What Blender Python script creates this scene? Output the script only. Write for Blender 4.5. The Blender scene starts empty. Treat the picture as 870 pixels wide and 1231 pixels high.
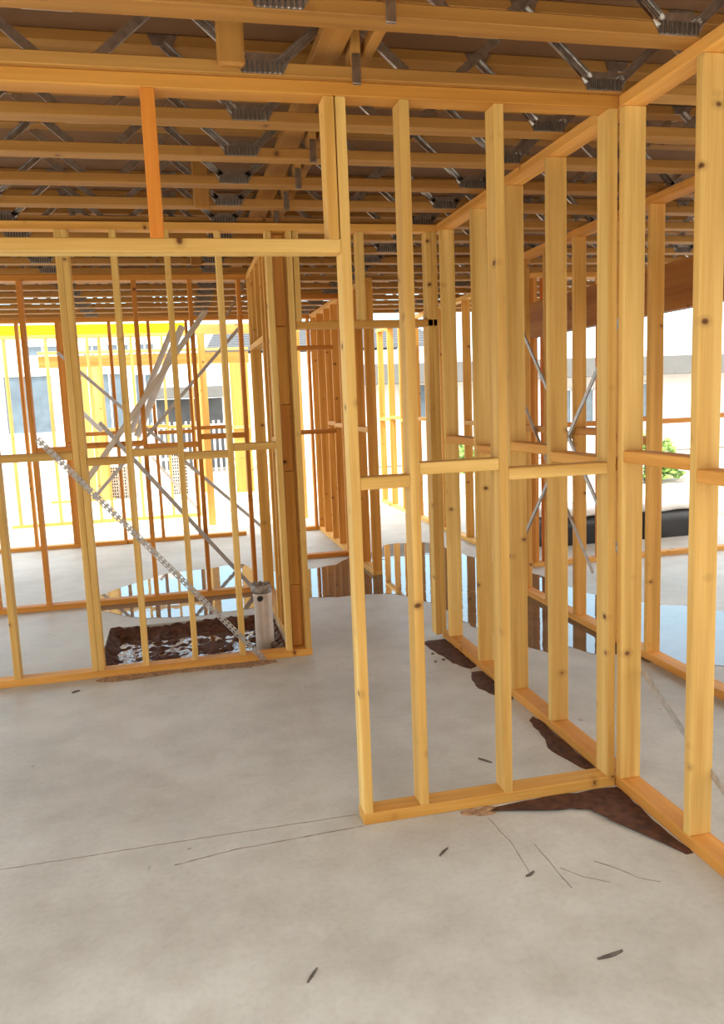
import bpy, bmesh, math, random
from mathutils import Vector, Matrix, noise
random.seed(7)
S = bpy.context.scene
COL = S.collection
R = math.radians

# ------------------------------------------------------------------ materials
def new_mat(name):
    m = bpy.data.materials.new(name); m.use_nodes = True
    nt = m.node_tree; nt.nodes.clear()
    out = nt.nodes.new('ShaderNodeOutputMaterial'); b = nt.nodes.new('ShaderNodeBsdfPrincipled')
    nt.links.new(b.outputs[0], out.inputs[0])
    return m, nt, b
def N(nt, t, **kw):
    n = nt.nodes.new(t)
    for k, v in kw.items():
        if k in n.inputs.keys() if isinstance(k, str) and False else False: pass
        setattr(n, k, v)
    return n
def ramp(nt, fac, stops):
    r = nt.nodes.new('ShaderNodeValToRGB')
    el = r.color_ramp.elements
    while len(el) < len(stops): el.new(0.5)
    for e, (p, c) in zip(el, stops):
        e.position = p; e.color = (c[0], c[1], c[2], 1) if len(c) == 3 else c
    nt.links.new(fac, r.inputs[0]); return r
def mixc(nt, a, b, fac=1.0, mode='MULTIPLY'):
    m = nt.nodes.new('ShaderNodeMix'); m.data_type = 'RGBA'; m.blend_type = mode
    for sock, v in ((m.inputs[0], fac), (m.inputs[6], a), (m.inputs[7], b)):
        if hasattr(v, 'links'): nt.links.new(v, sock)
        elif isinstance(v, (int, float)): sock.default_value = v
        else: sock.default_value = (*v, 1)
    return m.outputs[2]
def mapping(nt, src, scale):
    mp = nt.nodes.new('ShaderNodeMapping'); mp.inputs['Scale'].default_value = scale
    nt.links.new(src, mp.inputs[0]); return mp.outputs[0]
def noise_n(nt, vec, scale, detail=3, rough=.55):
    n = nt.nodes.new('ShaderNodeTexNoise'); n.inputs['Scale'].default_value = scale
    n.inputs['Detail'].default_value = detail; n.inputs['Roughness'].default_value = rough
    nt.links.new(vec, n.inputs['Vector']); return n
def bump(nt, b, h, strength, dist=.01):
    bp = nt.nodes.new('ShaderNodeBump'); bp.inputs['Strength'].default_value = strength
    bp.inputs['Distance'].default_value = dist
    nt.links.new(h, bp.inputs['Height']); nt.links.new(bp.outputs[0], b.inputs['Normal'])

def mat_wood(name, lo, hi, knots=True, rough=.62):
    m, nt, b = new_mat(name)
    tc = nt.nodes.new('ShaderNodeTexCoord'); oi = nt.nodes.new('ShaderNodeObjectInfo')
    mul = nt.nodes.new('ShaderNodeMath'); mul.operation = 'MULTIPLY'; mul.inputs[1].default_value = 93.7
    nt.links.new(oi.outputs['Random'], mul.inputs[0])
    add = nt.nodes.new('ShaderNodeVectorMath'); add.operation = 'ADD'
    nt.links.new(tc.outputs['Object'], add.inputs[0]); nt.links.new(mul.outputs[0], add.inputs[1])
    v = add.outputs[0]
    g1 = noise_n(nt, mapping(nt, v, (.5, 15, 15)), 1.5, 3, .5)
    g2 = noise_n(nt, mapping(nt, v, (.7, 5, 5)), 1.4, 2)
    fine = noise_n(nt, mapping(nt, v, (3, 120, 120)), 1.5, 2)
    base = ramp(nt, g1.outputs[0], [(.22, lo), (.70, hi)]).outputs[0]
    base = mixc(nt, base, ramp(nt, g2.outputs[0], [(.3, (.86, .82, .75)), (.65, (1.05, 1.05, 1.05))]).outputs[0])
    base = mixc(nt, base, ramp(nt, fine.outputs[0], [(.35, (.94, .92, .88)), (.6, (1, 1, 1))]).outputs[0])
    if knots:
        wob = noise_n(nt, v, 9, 1)
        sc = nt.nodes.new('ShaderNodeVectorMath'); sc.operation = 'MULTIPLY_ADD'
        nt.links.new(wob.outputs['Color'], sc.inputs[0]); sc.inputs[1].default_value = (.02, .02, .02)
        nt.links.new(v, sc.inputs[2])
        vo = nt.nodes.new('ShaderNodeTexVoronoi'); vo.inputs['Scale'].default_value = 1
        nt.links.new(mapping(nt, sc.outputs[0], (8.5, 6.5, 6.5)), vo.inputs['Vector'])
        sep = nt.nodes.new('ShaderNodeSeparateColor'); nt.links.new(vo.outputs['Color'], sep.inputs[0])
        gt = nt.nodes.new('ShaderNodeMath'); gt.operation = 'GREATER_THAN'; gt.inputs[1].default_value = .45
        nt.links.new(sep.outputs[0], gt.inputs[0])
        halo = ramp(nt, vo.outputs['Distance'], [(.045, (1, 1, 1)), (.075, (.75, .75, .75)), (.10, (.28, .28, .28)), (.22, (0, 0, 0))])
        f = nt.nodes.new('ShaderNodeMath'); f.operation = 'MULTIPLY'
        nt.links.new(gt.outputs[0], f.inputs[0]); nt.links.new(halo.outputs[0], f.inputs[1])
        base = mixc(nt, base, (.13, .045, .012), f.outputs[0], 'MIX')
    rv = ramp(nt, oi.outputs['Random'], [(0, (.90, .86, .80)), (.5, (1, 1, 1)), (1, (1.06, 1.08, 1.10))])
    base = mixc(nt, base, rv.outputs[0])
    base = mixc(nt, base, oi.outputs['Color'])
    nt.links.new(base, b.inputs['Base Color'])
    b.inputs['Roughness'].default_value = rough; b.inputs['Specular IOR Level'].default_value = .3
    bump(nt, b, g1.outputs[0], .12, .004)
    return m
def mat_plain(name, col, rough=.6, metal=0., var=.15, scale=8, bmp=0.):
    m, nt, b = new_mat(name)
    tc = nt.nodes.new('ShaderNodeTexCoord')
    n = noise_n(nt, tc.outputs['Object'], scale, 4)
    d = tuple(c * (1 - var) for c in col); h = tuple(min(1, c * (1 + var)) for c in col)
    nt.links.new(ramp(nt, n.outputs[0], [(.3, d), (.7, h)]).outputs[0], b.inputs['Base Color'])
    b.inputs['Roughness'].default_value = rough; b.inputs['Metallic'].default_value = metal
    if bmp: bump(nt, b, n.outputs[0], bmp, .01)
    return m

PINE = mat_wood('pine', (.55, .305, .065), (.79, .54, .185))
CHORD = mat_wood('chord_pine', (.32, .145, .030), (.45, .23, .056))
GREYWOOD = mat_wood('weathered_timber', (.50, .44, .37), (.68, .62, .54))
PLY = mat_wood('plywood', (.50, .29, .06), (.60, .37, .10))
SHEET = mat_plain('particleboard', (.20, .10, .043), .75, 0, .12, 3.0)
GALV = mat_plain('galvanised_steel', (.50, .48, .46), .30, 1.0, .25, 30)
SLOT = mat_plain('punched_slot', (.12, .105, .09), .6, .6, .2, 30)
STRAPM = mat_plain('bright_strap_steel', (.46, .45, .44), .45, .6, .2, 40)
DARKSTEEL = mat_plain('dull_steel', (.50, .475, .45), .5, .25, .15, 30)
MUD = mat_plain('mud', (.080, .030, .013), .9, 0, .55, 26, .6)
SAWD = mat_plain('sawdust', (.33, .21, .12), .9, 0, .5, 40, .5)
PVC = mat_plain('pvc', (.62, .56, .50), .45, 0, .10, 14, .15)
TORN = mat_plain('torn_plastic', (.30, .28, .26), .5, 0, .5, 40)
BLACK = mat_plain('black_plastic', (.012, .012, .013), .35, 0, .3, 20)
STONE = mat_plain('rubble', (.22, .18, .15), .85, 0, .5, 30, .5)
SPLINT = mat_plain('dark_splinter', (.10, .085, .07), .8, 0, .4, 60)
WHITE = mat_plain('white_render', (.82, .82, .80), .8, 0, .04, 2)
WHITEM = mat_plain('white_metal', (.74, .73, .72), .45, 0, .08, 10)
CHANNEL = mat_plain('pale_grey_channel', (.74, .71, .68), .5, 0, .08, 10)
YELLOW = mat_plain('yellow_paint', (.80, .60, .0), .95, 0, .04, 6)
ROOF = mat_plain('roof_tile', (.085, .095, .105), .7, 0, .15, 10)
FASCIA = mat_plain('grey_fascia', (.16, .165, .16), .6, 0, .08, 4)
GLASSD = mat_plain('window_glass', (.16, .22, .27), .08, 0, .2, 2)
GARAGE = mat_plain('dark_recess', (.10, .11, .12), .7, 0, .2, 3)
BLOCKM = mat_plain('pale_block', (.70, .62, .54), .85, 0, .12, 12)
HOLE = mat_plain('core_hole', (.03, .028, .026), .9, 0, .2, 5)
LEAF = mat_plain('leaf', (.16, .28, .04), .6, 0, .4, 9)
GROUND = mat_plain('pale_ground', (.36, .32, .27), .95, 0, .16, 1.2, .2)

BLOCKER_BRICK = mat_plain('blocker_brick', (.16, .10, .075), .9, 0, .3, 6)
def mat_concrete():
    m, nt, b = new_mat('concrete_slab')
    tc = nt.nodes.new('ShaderNodeTexCoord'); v = tc.outputs['Object']
    n1 = noise_n(nt, v, .9, 5, .6); n2 = noise_n(nt, v, 4.5, 4, .6); n3 = noise_n(nt, v, 45, 3)
    base = ramp(nt, n1.outputs[0], [(.30, (.43, .42, .37)), (.52, (.53, .53, .48)), (.72, (.60, .605, .565))]).outputs[0]
    base = mixc(nt, base, ramp(nt, n2.outputs[0], [(.30, (.86, .84, .82)), (.6, (1.03, 1.03, 1.03))]).outputs[0])
    base = mixc(nt, base, ramp(nt, n3.outputs[0], [(.25, (.92, .91, .90)), (.55, (1, 1, 1))]).outputs[0])
    # tan scuffs and small dark stains with a shape of their own
    n4 = noise_n(nt, mapping(nt, v, (1, 2.2, 1)), 2.1, 5, .7)
    base = mixc(nt, base, (.36, .29, .22), ramp(nt, n4.outputs[0], [(.62, (0, 0, 0)), (.78, (.5, .5, .5))]).outputs[0], 'MIX')
    n5 = noise_n(nt, v, 11, 2, .5)
    base = mixc(nt, base, (.17, .13, .10), ramp(nt, n5.outputs[0], [(.745, (0, 0, 0)), (.80, (.7, .7, .7))]).outputs[0], 'MIX')
    nt.links.new(base, b.inputs['Base Color'])
    nt.links.new(ramp(nt, n2.outputs[0], [(.3, (.42,) * 3), (.7, (.62,) * 3)]).outputs[0], b.inputs['Roughness'])
    b.inputs['Specular IOR Level'].default_value = .3
    bump(nt, b, n3.outputs[0], .05, .004)
    return m
CONC = mat_concrete()
def mat_water(name, col, wob=.05, scale=6):
    m, nt, b = new_mat(name)
    tc = nt.nodes.new('ShaderNodeTexCoord')
    n = noise_n(nt, tc.outputs['Object'], scale, 2); k = noise_n(nt, tc.outputs['Object'], 3, 4)
    nt.links.new(ramp(nt, k.outputs[0], [(.3, tuple(c * .75 for c in col)), (.7, tuple(c * 1.3 for c in col))]).outputs[0], b.inputs['Base Color'])
    b.inputs['Roughness'].default_value = .025; b.inputs['IOR'].default_value = 1.34
    b.inputs['Specular IOR Level'].default_value = .5
    bump(nt, b, n.outputs[0], wob, .01)
    return m
WATER = mat_water('puddle_water', (.135, .090, .060), .05)
WATER2 = mat_water('clear_puddle_water', (.20, .165, .135), .035)
PITW = mat_water('muddy_water', (.10, .055, .032), .12, 22)

# ------------------------------------------------------------------ helpers
def link(name, me, mat, parent=None, loc=(0, 0, 0), rot=(0, 0, 0), tint=None):
    o = bpy.data.objects.new(name, me); COL.objects.link(o)
    if mat and not me.materials: me.materials.append(mat)
    if parent:
        o.parent = parent
        o.location = Vector(loc) - parent.location
    else: o.location = loc
    o.rotation_euler = rot
    o.color = (*tint, 1) if tint else (1, 1, 1, 1)
    return o
def tag(o, label=None, cat=None, group=None, kind=None):
    if label: o['label'] = label
    if cat: o['category'] = cat
    if group: o['group'] = group
    if kind: o['kind'] = kind
    return o
def empty(name, loc, label, cat, group=None):
    o = bpy.data.objects.new(name, None); COL.objects.link(o)
    o.location = loc; o.empty_display_size = .1
    return tag(o, label, cat, group)
def bm_mesh(bm, name='m', smooth=False):
    me = bpy.data.meshes.new(name); bm.normal_update(); bm.to_mesh(me); bm.free()
    if smooth:
        for p in me.polygons: p.use_smooth = True
    return me
def box_bm(bm, l, w, h, c=(0, 0, 0), bev=0., rot=None):
    r = bmesh.ops.create_cube(bm, size=1)
    vs = r['verts']
    bmesh.ops.scale(bm, vec=(l, w, h), verts=vs)
    if bev:
        es = list({e for v in vs for e in v.link_edges})
        bv = bmesh.ops.bevel(bm, geom=es, offset=bev, segments=1, affect='EDGES', profile=.5)
        vs = list({v for f in bv['faces'] for v in f.verts} | {v for v in vs if v.is_valid})
    if rot is not None: bmesh.ops.rotate(bm, cent=(0, 0, 0), matrix=rot, verts=vs)
    bmesh.ops.translate(bm, vec=c, verts=vs)
    return vs
_cache = {}
def box_mesh(l, w, h, bev=.003):
    k = (round(l, 4), round(w, 4), round(h, 4), bev)
    bm = bmesh.new(); box_bm(bm, l, w, h, bev=min(bev, l / 4, w / 4, h / 4) if bev else 0)
    return bm_mesh(bm, 'timber')
ROTA = {'x': (0, 0, 0), 'y': (0, 0, R(90)), 'z': (0, R(-90), 0)}
def member(name, parent, xs, ys, zs, axis, mat=None, tint=None, bev=.003):
    """a straight stick of timber between two corners; its grain runs along axis"""
    mat = mat or PINE
    dx, dy, dz = xs[1] - xs[0], ys[1] - ys[0], zs[1] - zs[0]
    dims = {'x': (dx, dy, dz), 'y': (dy, dx, dz), 'z': (dz, dy, dx)}[axis]
    c = ((xs[0] + xs[1]) / 2, (ys[0] + ys[1]) / 2, (zs[0] + zs[1]) / 2)
    return link(name, box_mesh(*dims, bev), mat, parent, c, ROTA[axis], tint)
def bar_between(name, parent, a, b, w, t, mat, facing=(0, -1, 0), kind='flat', tint=None):
    """a strip of width w lying in the plane facing the given way, from a to b"""
    a, b = Vector(a), Vector(b); d = (b - a); L = d.length; x = d.normalized()
    n = Vector(facing); n = (n - x * n.dot(x)).normalized(); y = n.cross(x)
    M = Matrix((x, y, n)).transposed()
    bm = bmesh.new()
    if kind == 'flat': box_bm(bm, L, w, t, bev=min(t, w) * .12)
    elif kind == 'angle':
        box_bm(bm, L, w, t * .15, (0, 0, 0)); box_bm(bm, L, t * .15, t, (0, w / 2 - t * .075, t / 2))
    elif kind == 'strap':
        pitch = .032; n_ = max(3, int(L / pitch)); p = L / n_; hw = w / 2
        for i in range(n_):
            cx = -L / 2 + p * (i + .5)
            for row in (-1, 1):
                cy = row * w / 4; ry = w / 4
                outer = [bm.verts.new((cx + sx * p / 2, cy + sy * ry, 0)) for sx, sy in ((-1, -1), (0, -1), (1, -1), (1, 0), (1, 1), (0, 1), (-1, 1), (-1, 0))]
                inner = [bm.verts.new((cx + math.cos(q) * p * .25, cy + math.sin(q) * ry * .55, 0)) for q in [R(225 + 45 * k) for k in range(8)]]
                for k in range(8):
                    bm.faces.new((outer[k], outer[(k + 1) % 8], inner[(k + 1) % 8], inner[k]))
        bmesh.ops.remove_doubles(bm, verts=bm.verts, dist=1e-5)
        r = bmesh.ops.extrude_face_region(bm, geom=list(bm.faces))
        bmesh.ops.translate(bm, vec=(0, 0, t), verts=[v for v in r['geom'] if isinstance(v, bmesh.types.BMVert)])
    elif kind == 'slotted':
        box_bm(bm, L, w, t * .2, (0, 0, 0)); box_bm(bm, L, t * .2, t, (0, w / 2, t * .4)); box_bm(bm, L, t * .2, t, (0, -w / 2, t * .4))
        k = int(L / .12)
        for i in range(k):
            box_bm(bm, .05, w * .16, t * .3, (-L / 2 + (i + .5) * L / k, 0, t * .1))
    me = bm_mesh(bm)
    o = link(name, me, mat, parent, (a + b) / 2, (0, 0, 0), tint)
    o.rotation_euler = M.to_euler()
    return o
def blob_poly(pts, jit=.012, step=.05, seed=1):
    """closed outline with ragged edge"""
    rnd = random.Random(seed); out = []
    n = len(pts)
    for i in range(n):
        p0, p1, p2, p3 = (Vector((*pts[(i + k - 1) % n], 0)) for k in range(4))
        L = (p2 - p1).length; m = max(1, int(L / step))
        for k in range(m):
            t = k / m
            q = .5 * ((2 * p1) + (p2 - p0) * t + (2 * p0 - 5 * p1 + 4 * p2 - p3) * t * t + (3 * p1 - p0 - 3 * p2 + p3) * t ** 3)
            out.append(Vector((q.x + rnd.uniform(-jit, jit), q.y + rnd.uniform(-jit, jit), 0)))
    return out
def flat_patch(name, pts, z, thick, mat, jit=.012, step=.05, seed=1):
    ol = blob_poly(pts, jit, step, seed)
    c = sum(ol, Vector()) / len(ol)
    bm = bmesh.new(); vs = [bm.verts.new((p.x - c.x, p.y - c.y, 0)) for p in ol]
    f = bm.faces.new(vs); f.normal_update()
    if f.normal.z < 0: f.normal_flip()
    r = bmesh.ops.extrude_face_region(bm, geom=[f])
    bmesh.ops.translate(bm, vec=(0, 0, thick), verts=[v for v in r['geom'] if isinstance(v, bmesh.types.BMVert)])
    bmesh.ops.triangulate(bm, faces=bm.faces[:])
    return link(name, bm_mesh(bm), mat, None, (c.x, c.y, z))
def mound_patch(name, pts, z, h, mat, jit=.012, step=.04, seed=1):
    """mud: ragged outline, rising to a lumpy top"""
    ol = blob_poly(pts, jit, step, seed)
    c = sum(ol, Vector()) / len(ol)
    bm = bmesh.new(); loops = []
    for s, zz in ((1, 0), (.93, .35), (.8, .7), (.55, 1), (.25, .9)):
        ring = []
        for p in ol:
            q = c + (p - c) * s
            k = noise.noise(Vector((q.x * 14, q.y * 14, seed)))
            ring.append(bm.verts.new((q.x - c.x, q.y - c.y, h * zz * (1 + .6 * k))))
        loops.append(ring)
    n = len(ol)
    for a, b in zip(loops, loops[1:]):
        for i in range(n): bm.faces.new((a[i], a[(i + 1) % n], b[(i + 1) % n], b[i]))
    bm.faces.new(loops[-1])
    bmesh.ops.recalc_face_normals(bm, faces=bm.faces[:])
    return link(name, bm_mesh(bm), mat, None, (c.x, c.y, z))
def rock_mesh(r, seed, sub=2, squash=.7):
    bm = bmesh.new(); bmesh.ops.create_icosphere(bm, subdivisions=sub, radius=r)
    for v in bm.verts:
        k = 1 + .45 * noise.noise(v.co / r * 1.3 + Vector((seed * 7.1, 0, 0)))
        v.co *= k; v.co.z *= squash
    return bm_mesh(bm)

H = 2.70; ST = .036; D = .09; PT = .045
ORG = (1.0, .80, .58)         # redder, wetter sticks
RED = (.92, .60, .36)
def xwall(label, Y, x0, x1, studs, plate=None, top=None, nogs=(), group=None, tint=None, ptint=ORG, d=D, h=H, cat='wall frame'):
    e = empty('wall_frame', ((x0 + x1) / 2, Y + d / 2, 0), label, cat, group)
    for (a, b) in (plate if plate is not None else [(x0, x1)]):
        member('bottom_plate', e, (a, b), (Y, Y + d), (0, PT), 'x', tint=ptint)
    for (a, b) in (top if top is not None else [(x0, x1)]):
        member('top_plate', e, (a, b), (Y, Y + d), (h - PT, h), 'x', tint=ptint)
    for s in studs:
        w = ST; z0 = PT; z1 = h - PT; tt = tint
        if isinstance(s, tuple):
            s, w, z0, z1, tt = (list(s) + [ST, PT, h - PT, tint][len(s) - 1:])[:5]
        member('stud' if z0 < .1 and z1 > h - .2 else 'cripple_stud', e, (s, s + w), (Y, Y + d), (z0, z1), 'z', tint=tt)
    for (a, b, z) in nogs:
        member('nogging', e, (a, b), (Y + .002, Y + d - .002), (z, z + .045), 'x', tint=tint)
    return e
def ywall(label, X, y0, y1, studs, nogs=(), plate=None, top=None, group=None, tint=None, ptint=ORG, d=D, h=H, cat='wall frame'):
    e = empty('wall_frame', (X + d / 2, (y0 + y1) / 2, 0), label, cat, group)
    for (a, b) in (plate if plate is not None else [(y0, y1)]):
        member('bottom_plate', e, (X, X + d), (a, b), (0, PT), 'y', tint=ptint)
    for (a, b) in (top if top is not None else [(y0, y1)]):
        member('top_plate', e, (X, X + d), (a, b), (h - PT, h), 'y', tint=ptint)
    for s in studs:
        w = ST; tt = tint
        if isinstance(s, tuple): s, w, tt = (list(s) + [ST, tint][len(s) - 1:])[:3]
        member('stud', e, (X, X + d), (s, s + w), (PT, h - PT), 'z', tint=tt)
    for (a, b, z) in nogs:
        member('nogging', e, (X + .002, X + d - .002), (a, b), (z, z + .045), 'y', tint=ptint)
    return e

# ------------------------------------------------------------------ setting: slab with the recess, ground, floor sheeting above
PX0, PX1, PY0, PY1 = -.60, .615, 5.04, 6.12
def build_floor():
    bm = bmesh.new()
    xs = [-9, PX0, PX1, 6.6]; ys = [-9, PY0, PY1, 15.9]
    V = {(i, j): bm.verts.new((x, y, 0)) for i, x in enumerate(xs) for j, y in enumerate(ys)}
    for i in range(3):
        for j in range(3):
            if (i, j) == (1, 1): continue
            bm.faces.new((V[i, j], V[i + 1, j], V[i + 1, j + 1], V[i, j + 1]))
    low = {k: bm.verts.new((V[k].co.x, V[k].co.y, -.16)) for k in ((1, 1), (2, 1), (2, 2), (1, 2))}
    ring = [(1, 1), (2, 1), (2, 2), (1, 2)]
    for a, b in zip(ring, ring[1:] + ring[:1]): bm.faces.new((V[a], V[b], low[b], low[a]))
    bm.faces.new([low[k] for k in ring])
    lo2 = {}
    border = [(0, 0), (1, 0), (2, 0), (3, 0), (3, 1), (3, 2), (3, 3), (2, 3), (1, 3), (0, 3), (0, 2), (0, 1)]
    for k in border: lo2[k] = bm.verts.new((V[k].co.x, V[k].co.y, -.2))
    for a, b in zip(border, border[1:] + border[:1]): bm.faces.new((V[a], V[b], lo2[b], lo2[a]))
    bmesh.ops.recalc_face_normals(bm, faces=bm.faces[:])
    return tag(link('floor', bm_mesh(bm), CONC), kind='structure')
build_floor()
bm = bmesh.new(); bmesh.ops.create_grid(bm, x_segments=8, y_segments=8, size=90)
tag(link('ground', bm_mesh(bm), GROUND, None, (0, 30, -.19)), kind='structure')
RX0, RX1, RY0, RY1 = -5.0, 6.0, .3, 10.15
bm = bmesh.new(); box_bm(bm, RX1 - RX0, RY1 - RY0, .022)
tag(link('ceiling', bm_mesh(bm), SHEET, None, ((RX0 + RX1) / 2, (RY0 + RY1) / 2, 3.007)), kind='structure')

# ------------------------------------------------------------------ open-web floor trusses
NODE0, PITCH = .352, 1.238
def web_mesh():
    """one folded steel web: two ribbed channel legs, a toothed plate below and two small half plates above"""
    bm = bmesh.new(); zt = .255; zb = .028; hw = .31
    def plate(pts, y0, y1):
        vs = [bm.verts.new((x, y, z)) for y in (y0, y1) for x, z in pts]
        n = len(pts); bm.faces.new(vs[:n]); bm.faces.new(vs[n:][::-1])
        for i in range(n): bm.faces.new((vs[i], vs[n + i], vs[n + (i + 1) % n], vs[(i + 1) % n]))
    for s in (-1, 1):
        a = Vector((s * .060, 0, zb + .01)); b = Vector((s * hw, 0, zt)); d = b - a
        ang = math.atan2(d.z, d.x); Rm = Matrix.Rotation(-ang, 3, 'Y'); c = (a + b) / 2
        box_bm(bm, d.length, .004, .030, c, rot=Rm)
        for q in (-1, 1):
            off = Rm @ Vector((0, 0, q * .014)); box_bm(bm, d.length, .013, .003, c + off + Vector((0, -.006, 0)), rot=Rm)
        for q in (-.4, .4):
            off = Rm @ Vector((0, 0, q * .010)); box_bm(bm, d.length * .5, .009, .0035, a + d * .30 + off + Vector((0, -.005, 0)), rot=Rm)
        plate([(s * hw + x, z) for x, z in ((-.055, .292), (.055, .292), (.035, .252), (-.035, .252))], -.002, .002)
    plate(((-.092, .046), (-.078, .066), (.078, .066), (.092, .046), (.066, .002), (-.066, .002)), -.002, .002)
    for f in bm.faces: f.material_index = 0
    for k in range(9):
        x = -.066 + k * .0165; n0 = len(bm.faces)
        box_bm(bm, .0065, .004, .036, (x + .000, -.0022, .024))
        bm.faces.ensure_lookup_table()
        for f in bm.faces[n0:]: f.material_index = 1
        if k < 8: box_bm(bm, .004, .007, .038, (x + .008, -.0035, .024))
    bmesh.ops.recalc_face_normals(bm, faces=bm.faces[:])
    me = bm_mesh(bm, 'web'); me.materials.append(GALV); me.materials.append(SLOT)
    return me
WEB = web_mesh()
bm = bmesh.new(); box_bm(bm, .030, .003, .10)
for k in range(5): box_bm(bm, .004, .006, .09, (-.012 + k * .006, -.002, 0))
CLIP = bm_mesh(bm, 'nail_plate')
chord_me = box_mesh(RX1 - RX0, .09, .042)
post_me = box_mesh(.21, .085, .036)
ORD = ['', 'first', 'second', 'third', 'fourth', 'fifth', 'sixth', 'seventh', 'eighth', 'ninth', 'tenth', 'eleventh', 'twelfth', 'thirteenth', 'fourteenth', 'fifteenth', 'sixteenth', 'seventeenth']
def truss(k):
    y = 2.80 + .445 * k
    if k == 0: lab = 'open-web floor truss with timber block sitting directly above the front top plate'
    elif k > 0: lab = 'open-web timber and steel floor truss, %s behind the front top plate' % ORD[k]
    else: lab = 'open-web timber and steel floor truss, %s in front of the front top plate' % ORD[-k]
    e = empty('floor_truss', (.8, y + .045, H), lab, 'floor truss', 'floor trusses under the upper floor sheeting')
    xc = (RX0 + RX1) / 2
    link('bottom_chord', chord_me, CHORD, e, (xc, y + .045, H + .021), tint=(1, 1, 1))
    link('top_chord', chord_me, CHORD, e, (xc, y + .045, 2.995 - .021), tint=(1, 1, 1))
    for i in range(-5, 5):
        x = NODE0 + PITCH * i
        if RX0 + .4 < x < RX1 - .4:
            link('steel_web', WEB, GALV, e, (x, y - .003, H))
        x = NODE0 + PITCH * (i + .5)
        if RX0 + .4 < x < RX1 - .4:
            link('steel_web', WEB, GALV, e, (x, y + .093, H), (0, 0, R(180)))
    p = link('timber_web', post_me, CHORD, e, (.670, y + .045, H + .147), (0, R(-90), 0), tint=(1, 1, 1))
    c = link('nail_plate', CLIP, GALV, None, (0, 0, 0)); c.parent = p
    c.location = (-.115, -.046, 0); c.rotation_euler = (0, R(90), 0)
    if k in (0, 4, 8):
        x = {0: .205, 4: .165, 8: .175}[k]
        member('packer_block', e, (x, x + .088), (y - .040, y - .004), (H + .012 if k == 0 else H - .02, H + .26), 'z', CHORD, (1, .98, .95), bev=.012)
    return e
for k in range(-2, 17): truss(k)
def strongback(x0, x1, label):
    o = member('strongback', None, (x0, x1), (1.5, 10.0), (2.80, 2.84), 'y', CHORD, (1, .95, .9))
    tag(o, label, 'timber beam')
strongback(.54, .635, 'timber strongback threaded through the trusses left of their short timber webs')
strongback(.705, .745, 'narrow timber strongback threaded through the trusses right of their short timber webs')

# ------------------------------------------------------------------ wall frames
WY = 2.823
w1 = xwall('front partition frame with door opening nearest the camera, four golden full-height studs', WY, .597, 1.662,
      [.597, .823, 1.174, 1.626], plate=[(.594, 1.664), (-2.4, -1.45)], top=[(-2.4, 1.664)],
      nogs=[(.633, .823, 1.300), (.859, 1.174, 1.343), (1.210, 1.626, 1.303)], ptint=(.74, .52, .28))  # ptint: orange timber, darkened further to paint in the shade high on the wall
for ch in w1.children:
    if ch.name.startswith('bottom_plate'): ch.color = (1, .88, .70, 1)      # light golden, without the shade painted into the top plate
member('header', w1, (-1.45, .597), (WY, WY + D), (2.140, 2.185), 'x', tint=(1, 1, 1))
member('cripple_stud', w1, (.556, .593), (WY, WY + D), (2.185, H - PT), 'z', tint=(1, .92, .8))
member('cripple_stud', w1, (-.046, .000), (WY, WY + D), (2.185, H - PT), 'z', tint=(.95, .52, .22))
member('cripple_stud', w1, (-.70, -.664), (WY, WY + D), (2.185, H - PT), 'z', tint=(1, .8, .6))
member('stud', w1, (-1.49, -1.45), (WY, WY + D), (PT, H - PT), 'z')

X3 = 1.667
w3 = ywall('long hallway partition frame running back from the right end of the front partition', X3, -.4, 5.06,
      [-.4, .08, .53, .98, 1.43, 1.88, 2.335, 2.788, 3.41, 3.868, 4.355, 4.895],
      nogs=[(4.391, 4.895, 1.335), (3.904, 4.355, 1.300), (3.446, 3.868, 1.338), (2.824, 3.41, 1.312), (2.371, 2.788, 1.347), (1.916, 2.335, 1.31)], ptint=(1, .76, .54))
bar_between('steel_brace', w3, (1.752, 2.775, .505), (1.752, 1.93, -.0 + .06), .03, .02, STRAPM, (1, 0, 0), 'angle')

Y2 = 4.97
w2 = xwall('middle partition frame in front of the muddy recess, crossed by a perforated silver strap', Y2, -2.4, 1.667,
      [-2.05, -1.51, -1.06, -.613, -.576, -.312, -.010, .288, .587, .712, (.752, .036, 2.12, H - PT), (1.150, .045, 2.12, H - PT), 1.595, 1.631],
      plate=[(-2.4, .751)], nogs=[(-2.0, -1.51, 1.32), (-1.474, -1.06, 1.30), (-1.024, -.613, 1.345), (-.540, -.312, 1.302), (-.276, -.010, 1.343), (.026, .288, 1.308), (.324, .587, 1.346)])
member('header', w2, (.752, 1.66), (Y2, Y2 + D), (2.075, 2.12), 'x', tint=(1, .85, .66))
bar_between('perforated_strap', w2, (-.80, Y2 - .003, 1.475), (.437, Y2 - .003, .004), .036, .0015, STRAPM, (0, -1, 0), 'strap')

w5 = ywall('side frame of the muddy recess running back behind the white pipe, many close studs', .633, 5.06, 6.87,
      [5.062, (5.098, .036, RED), 5.60, 5.82, 6.81], nogs=[(5.856, 6.81, 2.07), (5.134, 5.60, 1.355)], ptint=(1, .85, .66), tint=(1, .84, .64))
for yy in (6.16, 6.48):
    member('cripple_stud', w5, (.633, .723), (yy, yy + ST), (2.115, H - PT), 'z', tint=(1, .84, .64))
for i, (z0, z1) in enumerate(((.05, .46), (.46, 1.20), (1.20, 1.62), (1.62, 2.10), (2.10, 2.65))):
    member('blocking', w5, (.636, .700), (5.045, 5.061), (z0, z1 - .004), 'z', tint=(1, .78 + .06 * (i % 2), .6), bev=.002)

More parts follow.
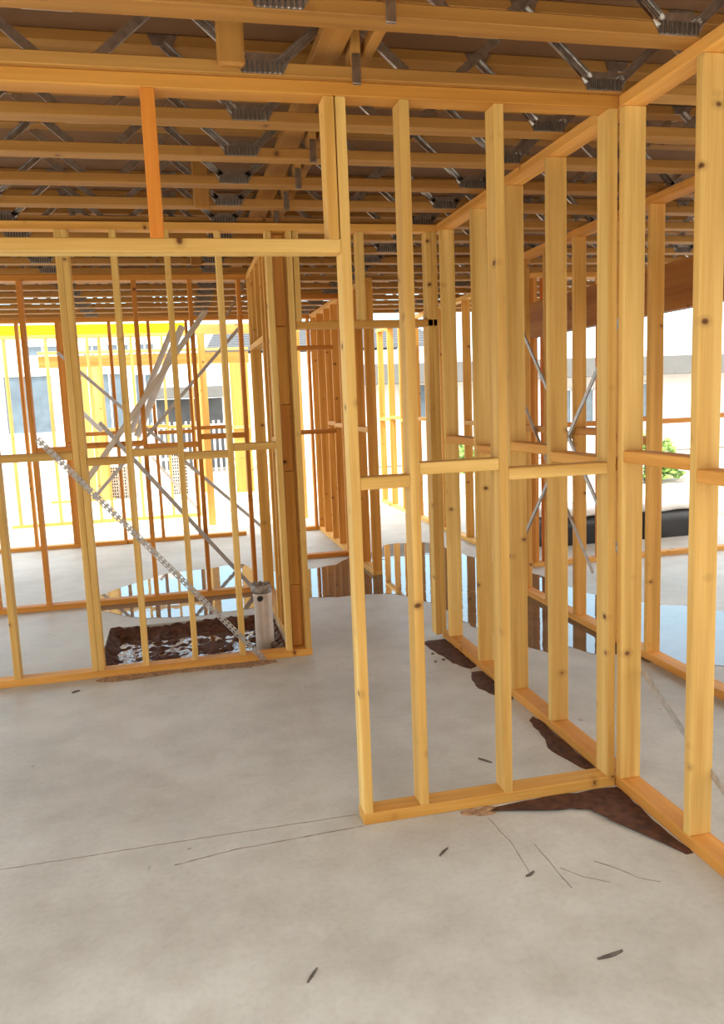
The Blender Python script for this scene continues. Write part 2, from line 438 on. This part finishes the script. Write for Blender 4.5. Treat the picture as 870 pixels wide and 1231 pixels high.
Y6 = 6.87
w6 = xwall('dark back frame of the muddy recess standing in the shiny puddle, crossed by grey braces', Y6, -2.4, .633,
      [-2.0, -1.55, -1.16, -.80, -.291, .153, .551], nogs=[(-1.12, -.80, 1.30), (-.764, -.291, 1.32), (-.255, .153, 1.29), (.189, .551, 1.35)], tint=RED, ptint=(.95, .68, .42))
bar_between('steel_brace', w6, (-.62, Y6 - .012, 1.53), (.547, Y6 - .012, .035), .035, .02, DARKSTEEL, (0, -1, 0), 'angle')
tag_brace = bar_between('timber_brace', w6, (.286, Y6 - .014, 2.40), (-.80, Y6 - .014, 1.01), .045, .018, GREYWOOD, (0, -1, 0), 'flat')

Y7 = 10.0
w7 = xwall('thin dark frame at the rear edge of the roof, with crossed grey braces', Y7, -2.4, 1.675,
      [-2.2, -1.75, (-1.31, .10), -.729, -.282, .160, .585, 1.635],
      plate=[(-2.4, .75), (1.3, 1.675)], nogs=[(-1.2, -.729, 1.33), (-.69, -.282, 1.35), (-.24, .16, 1.31), (.2, .585, 1.345)], tint=RED, ptint=(.95, .68, .42))
bar_between('steel_brace', w7, (.835, Y7 - .012, 2.583), (-1.048, Y7 - .012, .578), .04, .02, DARKSTEEL, (0, -1, 0), 'angle')
bar_between('steel_brace', w7, (-1.30, Y7 - .03, 2.31), (.95, Y7 - .03, .09), .04, .02, DARKSTEEL, (0, -1, 0), 'angle')
bar_between('conduit', w7, (-1.08, Y7 - .05, 1.61), (-.88, Y7 - .05, 1.38), .05, .05, WHITEM, (0, -1, 0), 'flat')

bar_between('slotted_channel', w7, (.133, Y7 - .06, 2.585), (-.485, Y7 - .06, 1.30), .075, .03, CHANNEL, (0, -1, 0), 'slotted')
bar_between('slotted_channel', w7, (.020, Y7 - .06, 2.56), (-.552, Y7 - .06, 1.352), .060, .03, CHANNEL, (0, -1, 0), 'slotted')
Y8 = 12.1
w8 = xwall('sunlit cream frame beyond the roof edge carrying the yellow beam', Y8, -2.4, .26,
      [-2.3, -1.75, -1.194, -1.033, -.595, -.162, .22], top=[(-2.4, .26)], nogs=[(-1.0, -.595, 1.32), (-.56, -.162, 1.34), (-.126, .22, 1.32)], ptint=(1.05, 1.05, 1.05))
bar_between('steel_brace', w8, (-.407, Y8 - .012, .927), (.231, Y8 - .012, .071), .04, .02, DARKSTEEL, (0, -1, 0), 'angle')
tag(member('rim_beam', None, (-2.4, .225), (Y8, Y8 + D), (2.70, 2.84), 'x', YELLOW), 'bright yellow beam on top of the sunlit frame beyond the roof', 'beam')
tag(member('rim_beam', None, (.26, 1.72), (11.1, 11.19), (2.585, 2.715), 'x', PINE), 'knotty timber beam right of the yellow beam, resting on a lone post', 'beam')
tag(member('post', None, (.33, .425), (11.1, 11.19), (0, 2.585), 'z', PINE, (1, .95, .85)), 'lone sunlit timber post standing free on the slab behind the rear frame', 'post')
tag(member('post', None, (1.62, 1.71), (11.1, 11.19), (0, 2.585), 'z', PINE, (1, .95, .85)), 'timber post under the right end of the knotty beam, behind the orange hall frame', 'post')

wy9 = ywall('hall frame with orange studs that starts at the lone dark-capped end stud in the puddle', 1.68, 7.1, 10.09,
      [7.1, 7.55, 7.98, 8.25, 8.65, 9.05, 9.55, 9.97], nogs=[(7.136, 7.55, 1.33), (7.586, 7.98, 1.36), (8.286, 8.65, 1.345), (8.686, 9.05, 1.36)], tint=(1, .74, .48), ptint=(1, .85, .66))
xwall('short frame with a window gap at the far end of the doorway view', 8.15, .98, 1.68,
      [.98], nogs=[(1.016, 1.60, 1.300), (1.016, 1.60, 2.150)], tint=RED, ptint=RED)

X10 = 2.67
w10 = ywall('second partition frame to the right standing in brown water, with crossed pale braces', X10, 2.2, 6.50,
      [2.3, 2.78, 3.28, 3.73, 4.18, 4.63, 5.08, 5.53, 5.98, 6.43], nogs=[(5.116, 5.53, 1.30), (4.666, 5.08, 1.335), (4.216, 4.63, 1.30), (5.566, 5.98, 1.33)], tint=(1, .86, .68), ptint=(1, .72, .48))
bar_between('steel_brace', w10, (X10 - .012, 5.955, 1.622), (X10 - .012, 4.806, .413), .035, .02, DARKSTEEL, (-1, 0, 0), 'angle')
bar_between('steel_brace', w10, (X10 - .030, 4.40, 2.11), (X10 - .030, 5.906, .45), .03, .012, STRAPM, (-1, 0, 0), 'flat')
bar_between('steel_brace', w10, (X10 - .030, 6.2, 2.46), (X10 - .030, 4.30, .46), .03, .012, STRAPM, (-1, 0, 0), 'flat')

w11 = ywall('outer right frame at the back with sunlit stud edges', 3.09, 6.95, 12.3,
      [(6.95, .07, RED), 7.30, 7.8, 8.4, 8.85, 9.2, 9.8, 10.32, 11.0, 11.6, 12.2],
      nogs=[(7.836, 8.4, 1.31), (9.236, 9.8, 1.30), (9.836, 10.32, 1.33), (10.36, 11.0, 1.30), (11.04, 11.6, 1.33), (11.64, 12.2, 1.30)], tint=(1, .84, .62), ptint=(1, .9, .74))
w16 = xwall('frame of the far right room, seen through the gaps between the golden studs', 6.85, 3.18, 5.6,
      [(3.20, .036, PT, H - PT, RED), (3.30, .036, PT, H - PT, RED), 3.86, 4.40, 4.93, 5.50], nogs=[(3.34, 3.86, 1.30), (3.90, 4.40, 1.32), (4.44, 4.93, 1.29), (4.97, 5.5, 1.32)], tint=RED, ptint=(1, .8, .6))
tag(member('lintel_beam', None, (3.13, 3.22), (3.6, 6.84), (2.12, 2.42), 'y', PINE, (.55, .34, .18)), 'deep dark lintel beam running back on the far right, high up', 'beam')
tag(member('post', None, (3.13, 3.22), (3.5, 3.59), (0, H), 'z', PINE, RED), 'dark timber post holding the near end of the deep right lintel', 'post')

# rear patio frame, sunlit
def P14(a, b): return (a, b)
w14 = xwall('far patio frame in full sun with a broad plywood panel at its right', 15.1, -2.3, 1.36,
      [(-1.67, .16, PT, 2.40), (-1.45, .20, PT, 2.40), (.40, .09, PT, 2.40), (.86, .09, PT, 2.40)], plate=[(-2.3, -1.2)], h=2.68,
      ptint=(1.05, 1.05, 1.05))
member('header', w14, (-2.3, 1.36), (15.10, 15.16), (2.40, 2.60), 'x', tint=(.62, .50, .36))
member('panel', w14, (1.00, 1.33), (15.08, 15.12), (0, 2.40), 'z', PLY)
member('sill', w14, (.95, 1.34), (15.03, 15.08), (1.19, 1.25), 'x', tint=(1.05, 1.05, 1.05))

# ------------------------------------------------------------------ muddy recess: mud, water, pipe, rubble
def mud_bed():
    bm = bmesh.new(); nx, ny = 90, 78
    V = []
    for j in range(ny + 1):
        row = []
        for i in range(nx + 1):
            x = PX0 + .005 + (PX1 - PX0 - .01) * i / nx; y = PY0 + .005 + (PY1 - PY0 - .01) * j / ny
            n = noise.noise(Vector((x * 3.2, y * 3.2, 3))) * .020 + noise.noise(Vector((x * 11, y * 11, 9))) * .018 + noise.noise(Vector((x * 30, y * 30, 4))) * .018
            ex = max(0, 1 - min((y - PY0) * 1.5, PY1 - y, (PX1 - x), (x - PX0) * 1.6) / .15) * .065
            row.append(bm.verts.new((x, y, -.066 + n + ex)))
        V.append(row)
    for j in range(ny):
        for i in range(nx): bm.faces.new((V[j][i], V[j][i + 1], V[j + 1][i + 1], V[j + 1][i]))
    return tag(link('mud_bed', bm_mesh(bm, smooth=True), MUD), 'churned brown mud filling the sunken recess around the white pipe', 'mud', kind='stuff')
mud_bed()
bm = bmesh.new(); box_bm(bm, PX1 - PX0 - .004, PY1 - PY0 - .004, .05)
tag(link('puddle', bm_mesh(bm), PITW, None, ((PX0 + PX1) / 2, (PY0 + PY1) / 2, -.092)), 'muddy water lying between the lumps in the sunken recess', 'puddle')
def fluted_pipe():
    e = empty('drain_pipe', (.478, 5.36, -.09), 'white plastic drain riser with torn grey top standing in the muddy recess', 'pipe')
    bm = bmesh.new(); n = 48; rings = []
    for z, s, in ((0, 1.03), (.10, 1), (.25, .99), (.36, .97), (.42, 1.0), (.445, 1.03)):
        ring = []
        for i in range(n):
            a = 2 * math.pi * i / n
            r = (.060 + .008 * math.cos(3 * a + .6) + .0025 * math.cos(7 * a)) * s
            ring.append(bm.verts.new((r * math.cos(a), r * math.sin(a), z)))
        rings.append(ring)
    for a, b in zip(rings, rings[1:]):
        for i in range(n): bm.faces.new((a[i], a[(i + 1) % n], b[(i + 1) % n], b[i]))
    bm.faces.new(rings[0][::-1])
    bmesh.ops.recalc_face_normals(bm, faces=bm.faces[:])
    me = bm_mesh(bm, smooth=True)
    o = link('pipe_body', me, PVC, e, (.478, 5.36, -.09))
    so = o.modifiers.new('thick', 'SOLIDIFY'); so.thickness = .006
    bm = bmesh.new(); rings = []
    for k, (z, r) in enumerate(((.445, .064), (.46, .070), (.492, .069), (.505, .060), (.488, .052), (.455, .054))):
        ring = []
        for i in range(n):
            a = 2 * math.pi * i / n
            j = noise.noise(Vector((math.cos(a) * 2.5, math.sin(a) * 2.5, k * .4)))
            ring.append(bm.verts.new((r * (1 + .10 * j) * math.cos(a), r * (1 + .10 * j) * math.sin(a), z + .022 * j * (k in (2, 3, 4)))))
        rings.append(ring)
    rings.append(rings[0])
    for a, b in zip(rings, rings[1:]):
        for i in range(n): bm.faces.new((a[i], a[(i + 1) % n], b[(i + 1) % n], b[i]))
    bmesh.ops.recalc_face_normals(bm, faces=bm.faces[:])
    t = link('torn_collar', bm_mesh(bm, smooth=True), TORN, e, (.478, 5.36, -.09))
    tag(t, 'ragged grey collar wrapped round the pipe top')
    bm = bmesh.new(); bmesh.ops.create_cone(bm, cap_ends=True, segments=20, radius1=.021, radius2=.019, depth=.03)
    h = link('side_hole', bm_mesh(bm), BLACK, e, (.462, 5.302, .325), (R(90), 0, R(-14)))
    tag(h, 'dark round hole near the pipe top')
fluted_pipe()
rr = random.Random(5)
for i in range(14):
    x = .560 + .034 * (i % 2) - .02 * (i // 2 % 2) * (i % 2 == 0); y = 5.20 + .052 * i * 1.05; r = rr.uniform(.019, .027)
    o = link('rubble_stone', rock_mesh(r, i), STONE, None, (x, y, -.012 + rr.uniform(0, .01)), (rr.uniform(-.4, .4), 0, rr.uniform(0, 6)))
    tag(o, 'grey brown rubble stone heaped along the right edge of the muddy recess, by the pipe', 'stone', 'rubble stones heaped by the pipe')

# ------------------------------------------------------------------ puddles, mud and debris on the slab
tag(flat_patch('puddle', [(-.80, 6.95), (-.70, 6.68), (-.55, 6.51), (-.47, 6.40), (-.34, 6.33), (-.19, 6.29), (-.01, 6.23), (.1, 6.23), (.24, 6.27), (.36, 6.3), (.52, 6.35), (.60, 6.6),
      (.60, 8.0), (.47, 8.17), (.34, 8.13), (.16, 8.06), (-.15, 8.02), (-.29, 7.92), (-.42, 7.74), (-.56, 7.60), (-.68, 7.42), (-.80, 7.20)], .0005, .002, WATER2, .012, .07, 3),
    'bright sky-reflecting puddle around the dark frame behind the muddy recess', 'puddle')
tag(flat_patch('puddle', [(.74, 6.55), (.98, 6.48), (1.14, 6.46), (1.3, 6.41), (1.43, 6.42), (1.61, 6.38), (1.76, 6.2), (1.88, 5.9), (1.93, 5.4), (2.0, 5.0), (2.10, 4.68), (2.2, 4.5), (2.37, 4.57), (2.44, 4.38), (2.62, 4.25), (2.72, 4.05), (2.94, 3.97), (3.3, 4.0),
      (3.75, 4.9), (3.45, 5.29), (3.22, 5.55), (3.12, 5.95), (3.05, 6.6), (2.94, 7.13), (2.79, 7.64), (2.74, 8.2), (2.62, 8.55), (2.43, 8.6), (2.2, 8.60), (1.95, 8.2), (1.66, 8.06), (1.45, 7.75), (1.13, 7.62), (.78, 7.6)], .0005, .002, WATER, .02, .08, 4),
    'wide dark brown puddle across the hall floor between the partition frames', 'puddle')
tag(mound_patch('mud_patch', [(1.03, 2.79), (1.11, 2.78), (1.26, 2.80), (1.3, 2.77), (1.35, 2.73), (1.43, 2.71), (1.5, 2.68), (1.53, 2.58), (1.57, 2.50), (1.59, 2.44), (1.62, 2.38), (1.64, 2.30), (1.664, 2.30), (1.664, 2.45), (1.664, 2.64), (1.664, 2.81), (1.6, 2.822), (1.49, 2.822), (1.3, 2.822)], 0, .010, MUD, .006, .04, 5),
    'dark brown mud spread below the right end of the front bottom plate', 'mud', kind='stuff')
tag(mound_patch('mud_patch', [(1.50, 4.98), (1.61, 5.0), (1.664, 5.0), (1.664, 4.40), (1.62, 4.37), (1.57, 4.44), (1.53, 4.66)], 0, .010, MUD, .008, .04, 6),
    'dark mud at the far foot of the hallway frame beside the puddle', 'mud', kind='stuff')
tag(mound_patch('mud_patch', [(1.60, 4.33), (1.664, 4.33), (1.664, 3.84), (1.63, 3.84), (1.575, 3.97), (1.54, 4.10)], 0, .009, MUD, .008, .04, 7),
    'small dark mud patch by the middle of the hallway bottom plate', 'mud', kind='stuff')
tag(mound_patch('mud_patch', [(1.62, 3.55), (1.664, 3.6), (1.664, 2.95), (1.63, 2.97), (1.585, 3.10), (1.57, 3.24), (1.60, 3.38)], 0, .009, MUD, .008, .04, 8),
    'dark mud streak along the near end of the hallway bottom plate behind the front frame', 'mud', kind='stuff')
tag(mound_patch('sawdust', [(-.56, 4.965), (-.17, 4.965), (.13, 4.965), (.47, 4.965), (.50, 4.90), (.36, 4.86), (.18, 4.885), (-.17, 4.90), (-.42, 4.87), (-.58, 4.90)], 0, .005, SAWD, .012, .03, 9),
    'orange sawdust line in front of the bottom plate of the strap-crossed frame', 'sawdust', kind='stuff')
tag(mound_patch('sawdust', [(.98, 2.815), (1.05, 2.82), (1.12, 2.82), (1.13, 2.79), (1.09, 2.755), (1.02, 2.765)], 0, .005, SAWD, .008, .02, 10),
    'small tan sawdust heap against the front bottom plate between its middle studs', 'sawdust', kind='stuff')
def splinter(a, b, w, label, seed):
    a, b = Vector((*a, 0)), Vector((*b, 0)); L = (b - a).length; rnd = random.Random(seed)
    bm = bmesh.new(); n = 8; rings = []
    for i in range(n + 1):
        t = i / n; ww = w * (.35 + .65 * math.sin(math.pi * min(.97, max(.06, t)))) ; off = w * .5 * math.sin(t * 2.4 + seed)
        rings.append([bm.verts.new(((t - .5) * L, off + s * ww / 2 * rnd.uniform(.8, 1.1), z)) for s, z in ((-1, 0), (-1, .004), (1, .005), (1, 0))])
    for p, q in zip(rings, rings[1:]):
        for k in range(4): bm.faces.new((p[k], p[(k + 1) % 4], q[(k + 1) % 4], q[k]))
    bm.faces.new(rings[0]); bm.faces.new(rings[-1][::-1])
    bmesh.ops.recalc_face_normals(bm, faces=bm.faces[:])
    d = b - a
    o = link('wood_splinter', bm_mesh(bm), SPLINT, None, tuple((a + b) / 2), (0, 0, math.atan2(d.y, d.x)))
    tag(o, label, 'splinter', 'wood splinters on the bare slab')
splinter((.809, 2.538), (.85, 2.583), .009, 'dark wood splinter on the slab below the second front stud', 1)
splinter((.252, 2.047), (.281, 2.10), .008, 'thin wood splinter on the slab, lowest and furthest left', 2)
splinter((1.075, 1.912), (1.16, 1.93), .012, 'bent dark wood splinter at the lower right of the slab', 3)
splinter((1.045, 2.345), (1.085, 2.36), .010, 'short wood chip on the slab between the chalk cracks', 4)
splinter((1.225, 3.235), (1.255, 3.17), .012, 'dark wood splinter on the slab behind the front frame', 5)
splinter((-.71, 4.75), (-.665, 4.768), .018, 'dark chip on the slab left in front of the bottom plate of the strap-crossed frame', 6)
for i, (x, y) in enumerate(((1.455, 4.565), (1.513, 4.585), (1.487, 4.72))):
    o = link('pebble', rock_mesh(.011, 30 + i, 2, .6), SPLINT, None, (x, y, .004))
    tag(o, 'dark pebble on the slab beside the far mud of the hallway frame', 'pebble', 'pebbles by the hallway frame')
bm = bmesh.new(); n, m = 24, 8; rings = []
for i in range(n):
    a = 2 * math.pi * i / n; rings.append([bm.verts.new(((.040 + .008 * math.cos(2 * math.pi * k / m)) * math.cos(a), (.040 + .008 * math.cos(2 * math.pi * k / m)) * math.sin(a), .008 + .008 * math.sin(2 * math.pi * k / m))) for k in range(m)])
for i in range(n):
    for k in range(m): bm.faces.new((rings[i][k], rings[(i + 1) % n][k], rings[(i + 1) % n][(k + 1) % m], rings[i][(k + 1) % m]))
tag(link('plastic_ring', bm_mesh(bm, smooth=True), WHITEM, None, (2.30, 5.22, .002)), 'small white plastic ring lying in the brown puddle', 'ring')
def line_mark(pts, w, label, seed, col):
    bm = bmesh.new(); rnd = random.Random(seed); P = []
    for (x0, y0), (x1, y1) in zip(pts, pts[1:]):
        n = max(2, int(math.hypot(x1 - x0, y1 - y0) / .03))
        for k in range(n): P.append((x0 + (x1 - x0) * k / n, y0 + (y1 - y0) * k / n))
    P.append(pts[-1]); c = P[len(P) // 2]; prev = None
    for i, (x, y) in enumerate(P):
        q = P[min(i + 1, len(P) - 1)] if i < len(P) - 1 else P[i]; p = P[i - 1] if i else P[i]
        d = Vector((q[0] - p[0], q[1] - p[1], 0)).normalized(); n = Vector((-d.y, d.x, 0))
        j = rnd.uniform(-.002, .002); ww = w * rnd.uniform(.4, 1.1)
        cur = [bm.verts.new((x - c[0] + n.x * (s * ww / 2 + j), y - c[1] + n.y * (s * ww / 2 + j), z)) for s, z in ((-1, 0), (0, .0012), (1, 0))]
        if prev:
            for k in range(2): bm.faces.new((prev[k], cur[k], cur[k + 1], prev[k + 1]))
        prev = cur
    bmesh.ops.recalc_face_normals(bm, faces=bm.faces[:])
    o = link('line_mark', bm_mesh(bm), col, None, (c[0], c[1], .0003))
    tag(o, label, 'line on floor', 'marks on the slab')
CHALK = mat_plain('faded_layout_line', (.27, .22, .18), .9, 0, .3, 20)
line_mark([(-.9, 2.913), (.04, 2.917), (.588, 2.912)], .006, 'faint layout line on the slab, the further of the pair left of the front frame', 1, CHALK)
line_mark([(-.12, 2.76), (.10, 2.80), (.588, 2.822)], .008, 'faint dirty layout line, the nearer of the pair left of the front frame', 2, CHALK)
line_mark([(1.07, 2.74), (1.083, 2.54), (1.068, 2.36)], .004, 'hairline crack on the slab running from sawdust heap towards the short wood chip', 3, CHALK)
line_mark([(1.16, 2.52), (1.163, 2.24)], .005, 'straight hairline crack on the slab right of the short wood chip', 4, CHALK)
line_mark([(1.31, 2.36), (1.37, 2.29), (1.40, 2.23), (1.46, 2.19)], .006, 'wavy crack on the slab below the front mud, at the right edge', 5, CHALK)
line_mark([(1.18, 2.355), (1.23, 2.29), (1.30, 2.235)], .005, 'short slanting crack on the slab left of the wavy crack', 6, CHALK)

# ------------------------------------------------------------------ outside
def brick_stack(x0, y0, nx, nz, label):
    e = empty('block_stack', (x0, y0, 0), label, 'stack of blocks', 'stacks of hollow blocks outside')
    w, h, d = .148, .118, .30
    bm = bmesh.new(); box_bm(bm, w - .006, d, h - .006, bev=.004)
    me = bm_mesh(bm); me.materials.append(BLOCKM)
    bm = bmesh.new()
    for i in (-1, 0, 1):
        for j in (-1, 1): box_bm(bm, .024, .012, .034, (i * .042, -d / 2 - .001, j * .026), bev=.004)
    hm = bm_mesh(bm); hm.materials.append(HOLE)
    for k in range(nz):
        for i in range(nx):
            b = link('block', me, None, e, (x0 + (i + .5) * w, y0 + d / 2, (k + .5) * h))
            c = link('core_holes', hm, None); c.parent = b
brick_stack(-1.28, 15.35, 3, 5, 'left stack of pale hollow blocks outside, seen below the dark noggings')
brick_stack(-.17, 15.35, 2, 7, 'right taller stack of pale hollow blocks outside')

def house(name, label, x0, x1, y0, y1, h, wins, fascia=None, roof=None, wall=None):
    e = empty('house', ((x0 + x1) / 2, (y0 + y1) / 2, -.18), label, 'house')
    bm = bmesh.new(); box_bm(bm, x1 - x0, y1 - y0, h)
    link('wall', bm_mesh(bm), wall or WHITE, e, ((x0 + x1) / 2, (y0 + y1) / 2, h / 2 - .18))
    for (a, b, z0, z1) in wins:
        bm = bmesh.new()
        for c, l, t in (((0, 0, (z1 - z0) / 2), b - a + .1, .06), ((0, 0, -(z1 - z0) / 2), b - a + .1, .06)): box_bm(bm, l, .08, t, c)
        for sx in (-1, 0, 1): box_bm(bm, .05, .08, z1 - z0, (sx * (b - a) / 2, 0, 0))
        f = link('window', bm_mesh(bm), WHITEM, e, ((a + b) / 2, y0 - .03, (z0 + z1) / 2))
        bm = bmesh.new(); box_bm(bm, b - a, .02, z1 - z0)
        g = link('pane', bm_mesh(bm), GLASSD); g.parent = f
    if fascia:
        a, b, z0, z1, yo = fascia
        bm = bmesh.new(); box_bm(bm, b - a, .9, z1 - z0)
        link('fascia', bm_mesh(bm), FASCIA, e, ((a + b) / 2, y0 - .45 + yo, (z0 + z1) / 2))
    if roof:
        a, b, z, rise, run = roof
        bm = bmesh.new(); n = 14
        for i in range(n):
            t0, t1 = i / n, (i + 1) / n
            vs = [bm.verts.new(p) for p in ((a + t0 * .6, -run / 2 + t0 * run, t0 * rise + .03), (b - t0 * .6, -run / 2 + t0 * run, t0 * rise + .03),
                                            (b - t1 * .6, -run / 2 + t1 * run, t1 * rise), (a + t1 * .6, -run / 2 + t1 * run, t1 * rise))]
            bm.faces.new(vs)
            lo = [bm.verts.new((v.co.x, v.co.y, v.co.z - .06)) for v in vs[:2]]
            bm.faces.new((vs[0], lo[0], lo[1], vs[1]))
        top = [v.co.copy() for v in bm.verts][-4:]
        bk = [bm.verts.new(p) for p in ((a + .6, run / 2, rise), (b - .6, run / 2, rise), (b, run * 1.5, 0), (a, run * 1.5, 0))]
        bm.faces.new(bk)
        bmesh.ops.translate(bm, vec=(-(a + b) / 2, 0, 0), verts=bm.verts[:])
        link('roof', bm_mesh(bm), ROOF, e, ((a + b) / 2, y0 + run / 2 - .4, z))
        bm = bmesh.new(); box_bm(bm, b - a, .1, .16)
        link('gutter', bm_mesh(bm), GARAGE, e, ((a + b) / 2, y0 - .42, z))
    return e
house('a', 'white two-storey house with dark windows beyond the yellow beam', -9.0, -.2, 26, 34, 4.0,
      [(-4.3, -3.3, 3.3, 3.62), (-2.6, -2.15, 3.3, 3.62), (-1.95, -1.3, 3.3, 3.62), (-1.1, -.55, 3.3, 3.62), (-2.35, -1.55, 1.0, 2.75), (-1.2, -.6, .9, 2.7), (-5.0, -3.6, 1.0, 2.75)])
house('b', 'white house with grey tiled roof seen above the plywood panel', 1.4, 9.5, 28, 36, 3.55, [(3.6, 4.9, .9, 2.2)],
      roof=(1.1, 9.8, 3.5, 1.1, 4.0))
house('c', 'low white house with broad grey fascia behind the right room', 3.9, 22, 21, 27, 2.9,
      [(5.9, 7.4, 1.0, 2.0), (8.2, 9.6, .9, 1.9), (10.2, 11.6, .7, 1.7), (12.2, 13.4, .8, 1.8)], fascia=(3.7, 22.2, 2.02, 2.52, 0))
house('d', 'unseen dark brick house added behind the open front to block low sky light', -14, 16, -17, -8, 6.2, [(-3, -1.4, .9, 2.1), (2, 3.6, .9, 2.1)], wall=BLOCKER_BRICK)  # out of view, added only to cut low sky light on the front frames
# carport with dark recess and the picket fence before it
e = empty('carport', (.2, 22.5, -.18), 'grey carport with dark recess behind the white picket fence', 'carport')
bm = bmesh.new(); box_bm(bm, 2.0, 1.6, .28); link('fascia', bm_mesh(bm), FASCIA, e, (.35, 22.8, 2.02))
bm = bmesh.new(); box_bm(bm, 1.9, .1, 2.0); link('roller_door', bm_mesh(bm), GARAGE, e, (.35, 23.5, .86))
for x in (-.58, 1.28):
    bm = bmesh.new(); box_bm(bm, .12, .12, 2.07); link('column', bm_mesh(bm), WHITEM, e, (x, 22.2, .855))
fe = empty('picket_fence', (0, 20.5, -.18), 'white picket fence in front of the grey carport', 'fence')
for z in (.35, 1.15):
    bm = bmesh.new(); box_bm(bm, 2.4, .03, .07); link('rail', bm_mesh(bm), WHITEM, fe, (0, 20.54, z))
pk = bmesh.new(); box_bm(pk, .055, .022, 1.45, bev=.008); pk = bm_mesh(pk)
for i in range(18): link('picket', pk, WHITEM, fe, (-1.15 + i * .135, 20.5, .545))
# wrapped pallets outside the right room and two bushes
def pallet(x, y, w, label, seed):
    e = empty('wrapped_pallet', (x, y, -.19), label, 'pallet', 'black wrapped pallets outside the right room')
    bm = bmesh.new(); box_bm(bm, w, .8, .40, bev=.05); bmesh.ops.subdivide_edges(bm, edges=bm.edges[:], cuts=4, use_grid_fill=True)
    for v in bm.verts: v.co += Vector((.03, .03, .02)) * noise.noise(v.co * 5 + Vector((seed, 0, 0)))
    link('black_wrap', bm_mesh(bm, smooth=True), BLACK, e, (x, y, .09))
    bm = bmesh.new(); box_bm(bm, w * .96, .76, .07, bev=.02); bmesh.ops.subdivide_edges(bm, edges=bm.edges[:], cuts=3, use_grid_fill=True)
    for v in bm.verts: v.co.z += .03 * noise.noise(v.co * 6 + Vector((seed, 0, 0)))
    link('white_sheet', bm_mesh(bm, smooth=True), WHITE, e, (x, y, .33))
    bm = bmesh.new()
    for sx in (-.45, 0, .45): box_bm(bm, .09, .76, .08, (sx * w, 0, 0))
    link('skid', bm_mesh(bm), PINE, e, (x, y, -.15))
pallet(4.15, 8.1, .9, 'black plastic-wrapped pallet with white top, left of the two outside the right room', 1)
pallet(5.30, 8.1, 1.0, 'black plastic-wrapped pallet with white top, right of the two outside the right room', 2)
def bush(x, y, r, label, seed):
    rnd = random.Random(seed); e = empty('bush', (x, y, -.19), label, 'bush', 'small bushes by the low house')
    bm = bmesh.new()
    for i in range(900):
        d = Vector((rnd.gauss(0, 1), rnd.gauss(0, 1), rnd.gauss(0, 1))).normalized() * r * rnd.uniform(.5, 1)
        d.z = abs(d.z) * 1.2 + .05
        a = Vector((rnd.gauss(0, 1), rnd.gauss(0, 1), rnd.gauss(0, 1))).normalized(); b = a.orthogonal().normalized()
        s = r * .11; vs = [bm.verts.new(d + q) for q in (a * s, b * s * .5, -a * s, -b * s * .5)]; bm.faces.new(vs)
    link('foliage', bm_mesh(bm), LEAF, e, (x, y, -.15))
    bm = bmesh.new(); bmesh.ops.create_cone(bm, cap_ends=True, segments=8, radius1=.03, radius2=.015, depth=r)
    link('stem', bm_mesh(bm), SPLINT, e, (x, y, -.19 + r / 2))
bush(6.2, 17, .62, 'small green bush outside seen between the far hall studs', 1)
bush(9.0, 14.2, .75, 'larger green bush outside at the right edge', 2)

# ------------------------------------------------------------------ light: open sky and high sun
w = bpy.data.worlds.new('World'); S.world = w; w.use_nodes = True
nt = w.node_tree; nt.nodes.clear()
out = nt.nodes.new('ShaderNodeOutputWorld'); bg = nt.nodes.new('ShaderNodeBackground')
tc = nt.nodes.new('ShaderNodeTexCoord'); sep = nt.nodes.new('ShaderNodeSeparateXYZ')
nt.links.new(tc.outputs['Generated'], sep.inputs[0])
front = ramp(nt, sep.outputs[2], [(0.0, (.74, .92, 1.0)), (.10, (.45, .82, 1.0)), (.35, (.62, .82, 1.0)), (.7, (.94, .93, .92))])
back = ramp(nt, sep.outputs[2], [(0.0, (1.0, .97, .92)), (.15, (1.0, .96, .91)), (.6, (.97, .94, .91))])
yy = nt.nodes.new('ShaderNodeMapRange'); yy.inputs[1].default_value = -.25; yy.inputs[2].default_value = .55
nt.links.new(sep.outputs[1], yy.inputs[0])
skyc = mixc(nt, back.outputs[0], front.outputs[0], yy.outputs[0], 'MIX')     # paler towards the sun, bluer away from it
nt.links.new(skyc, bg.inputs[0]); bg.inputs[1].default_value = 3.1
nt.links.new(bg.outputs[0], out.inputs[0])
sun = bpy.data.lights.new('Sun', 'SUN'); sun.energy = 7.0; sun.angle = R(.6); sun.color = (1, .95, .86)
so = bpy.data.objects.new('Sun', sun); COL.objects.link(so)
so.rotation_euler = Vector((.85, .36, -1.5)).to_track_quat('-Z', 'Y').to_euler()

# ------------------------------------------------------------------ camera
cam = bpy.data.cameras.new('Camera'); co = bpy.data.objects.new('Camera', cam); COL.objects.link(co)
p, r, y = R(7.97), R(-2.27), R(12.66)
fwd = Vector((math.sin(y) * math.cos(p), math.cos(y) * math.cos(p), -math.sin(p)))
right = Vector((math.cos(y), -math.sin(y), 0)); up = right.cross(fwd)
rx = math.cos(r) * right + math.sin(r) * up; ry = -math.sin(r) * right + math.cos(r) * up
M = Matrix((rx, ry, -fwd)).transposed().to_4x4(); M.translation = (0, 0, 1.626)
co.matrix_world = M
cam.sensor_fit = 'VERTICAL'; cam.sensor_height = 24; cam.lens = 960 / 1231 * 24
cam.clip_start = .05; cam.clip_end = 300
S.camera = co
S.view_settings.view_transform = 'Standard'; S.view_settings.look = 'None'
S.view_settings.exposure = .33; S.view_settings.gamma = 1; S.view_settings.use_curve_mapping = False
S.cycles.max_bounces = 10; S.cycles.diffuse_bounces = 6
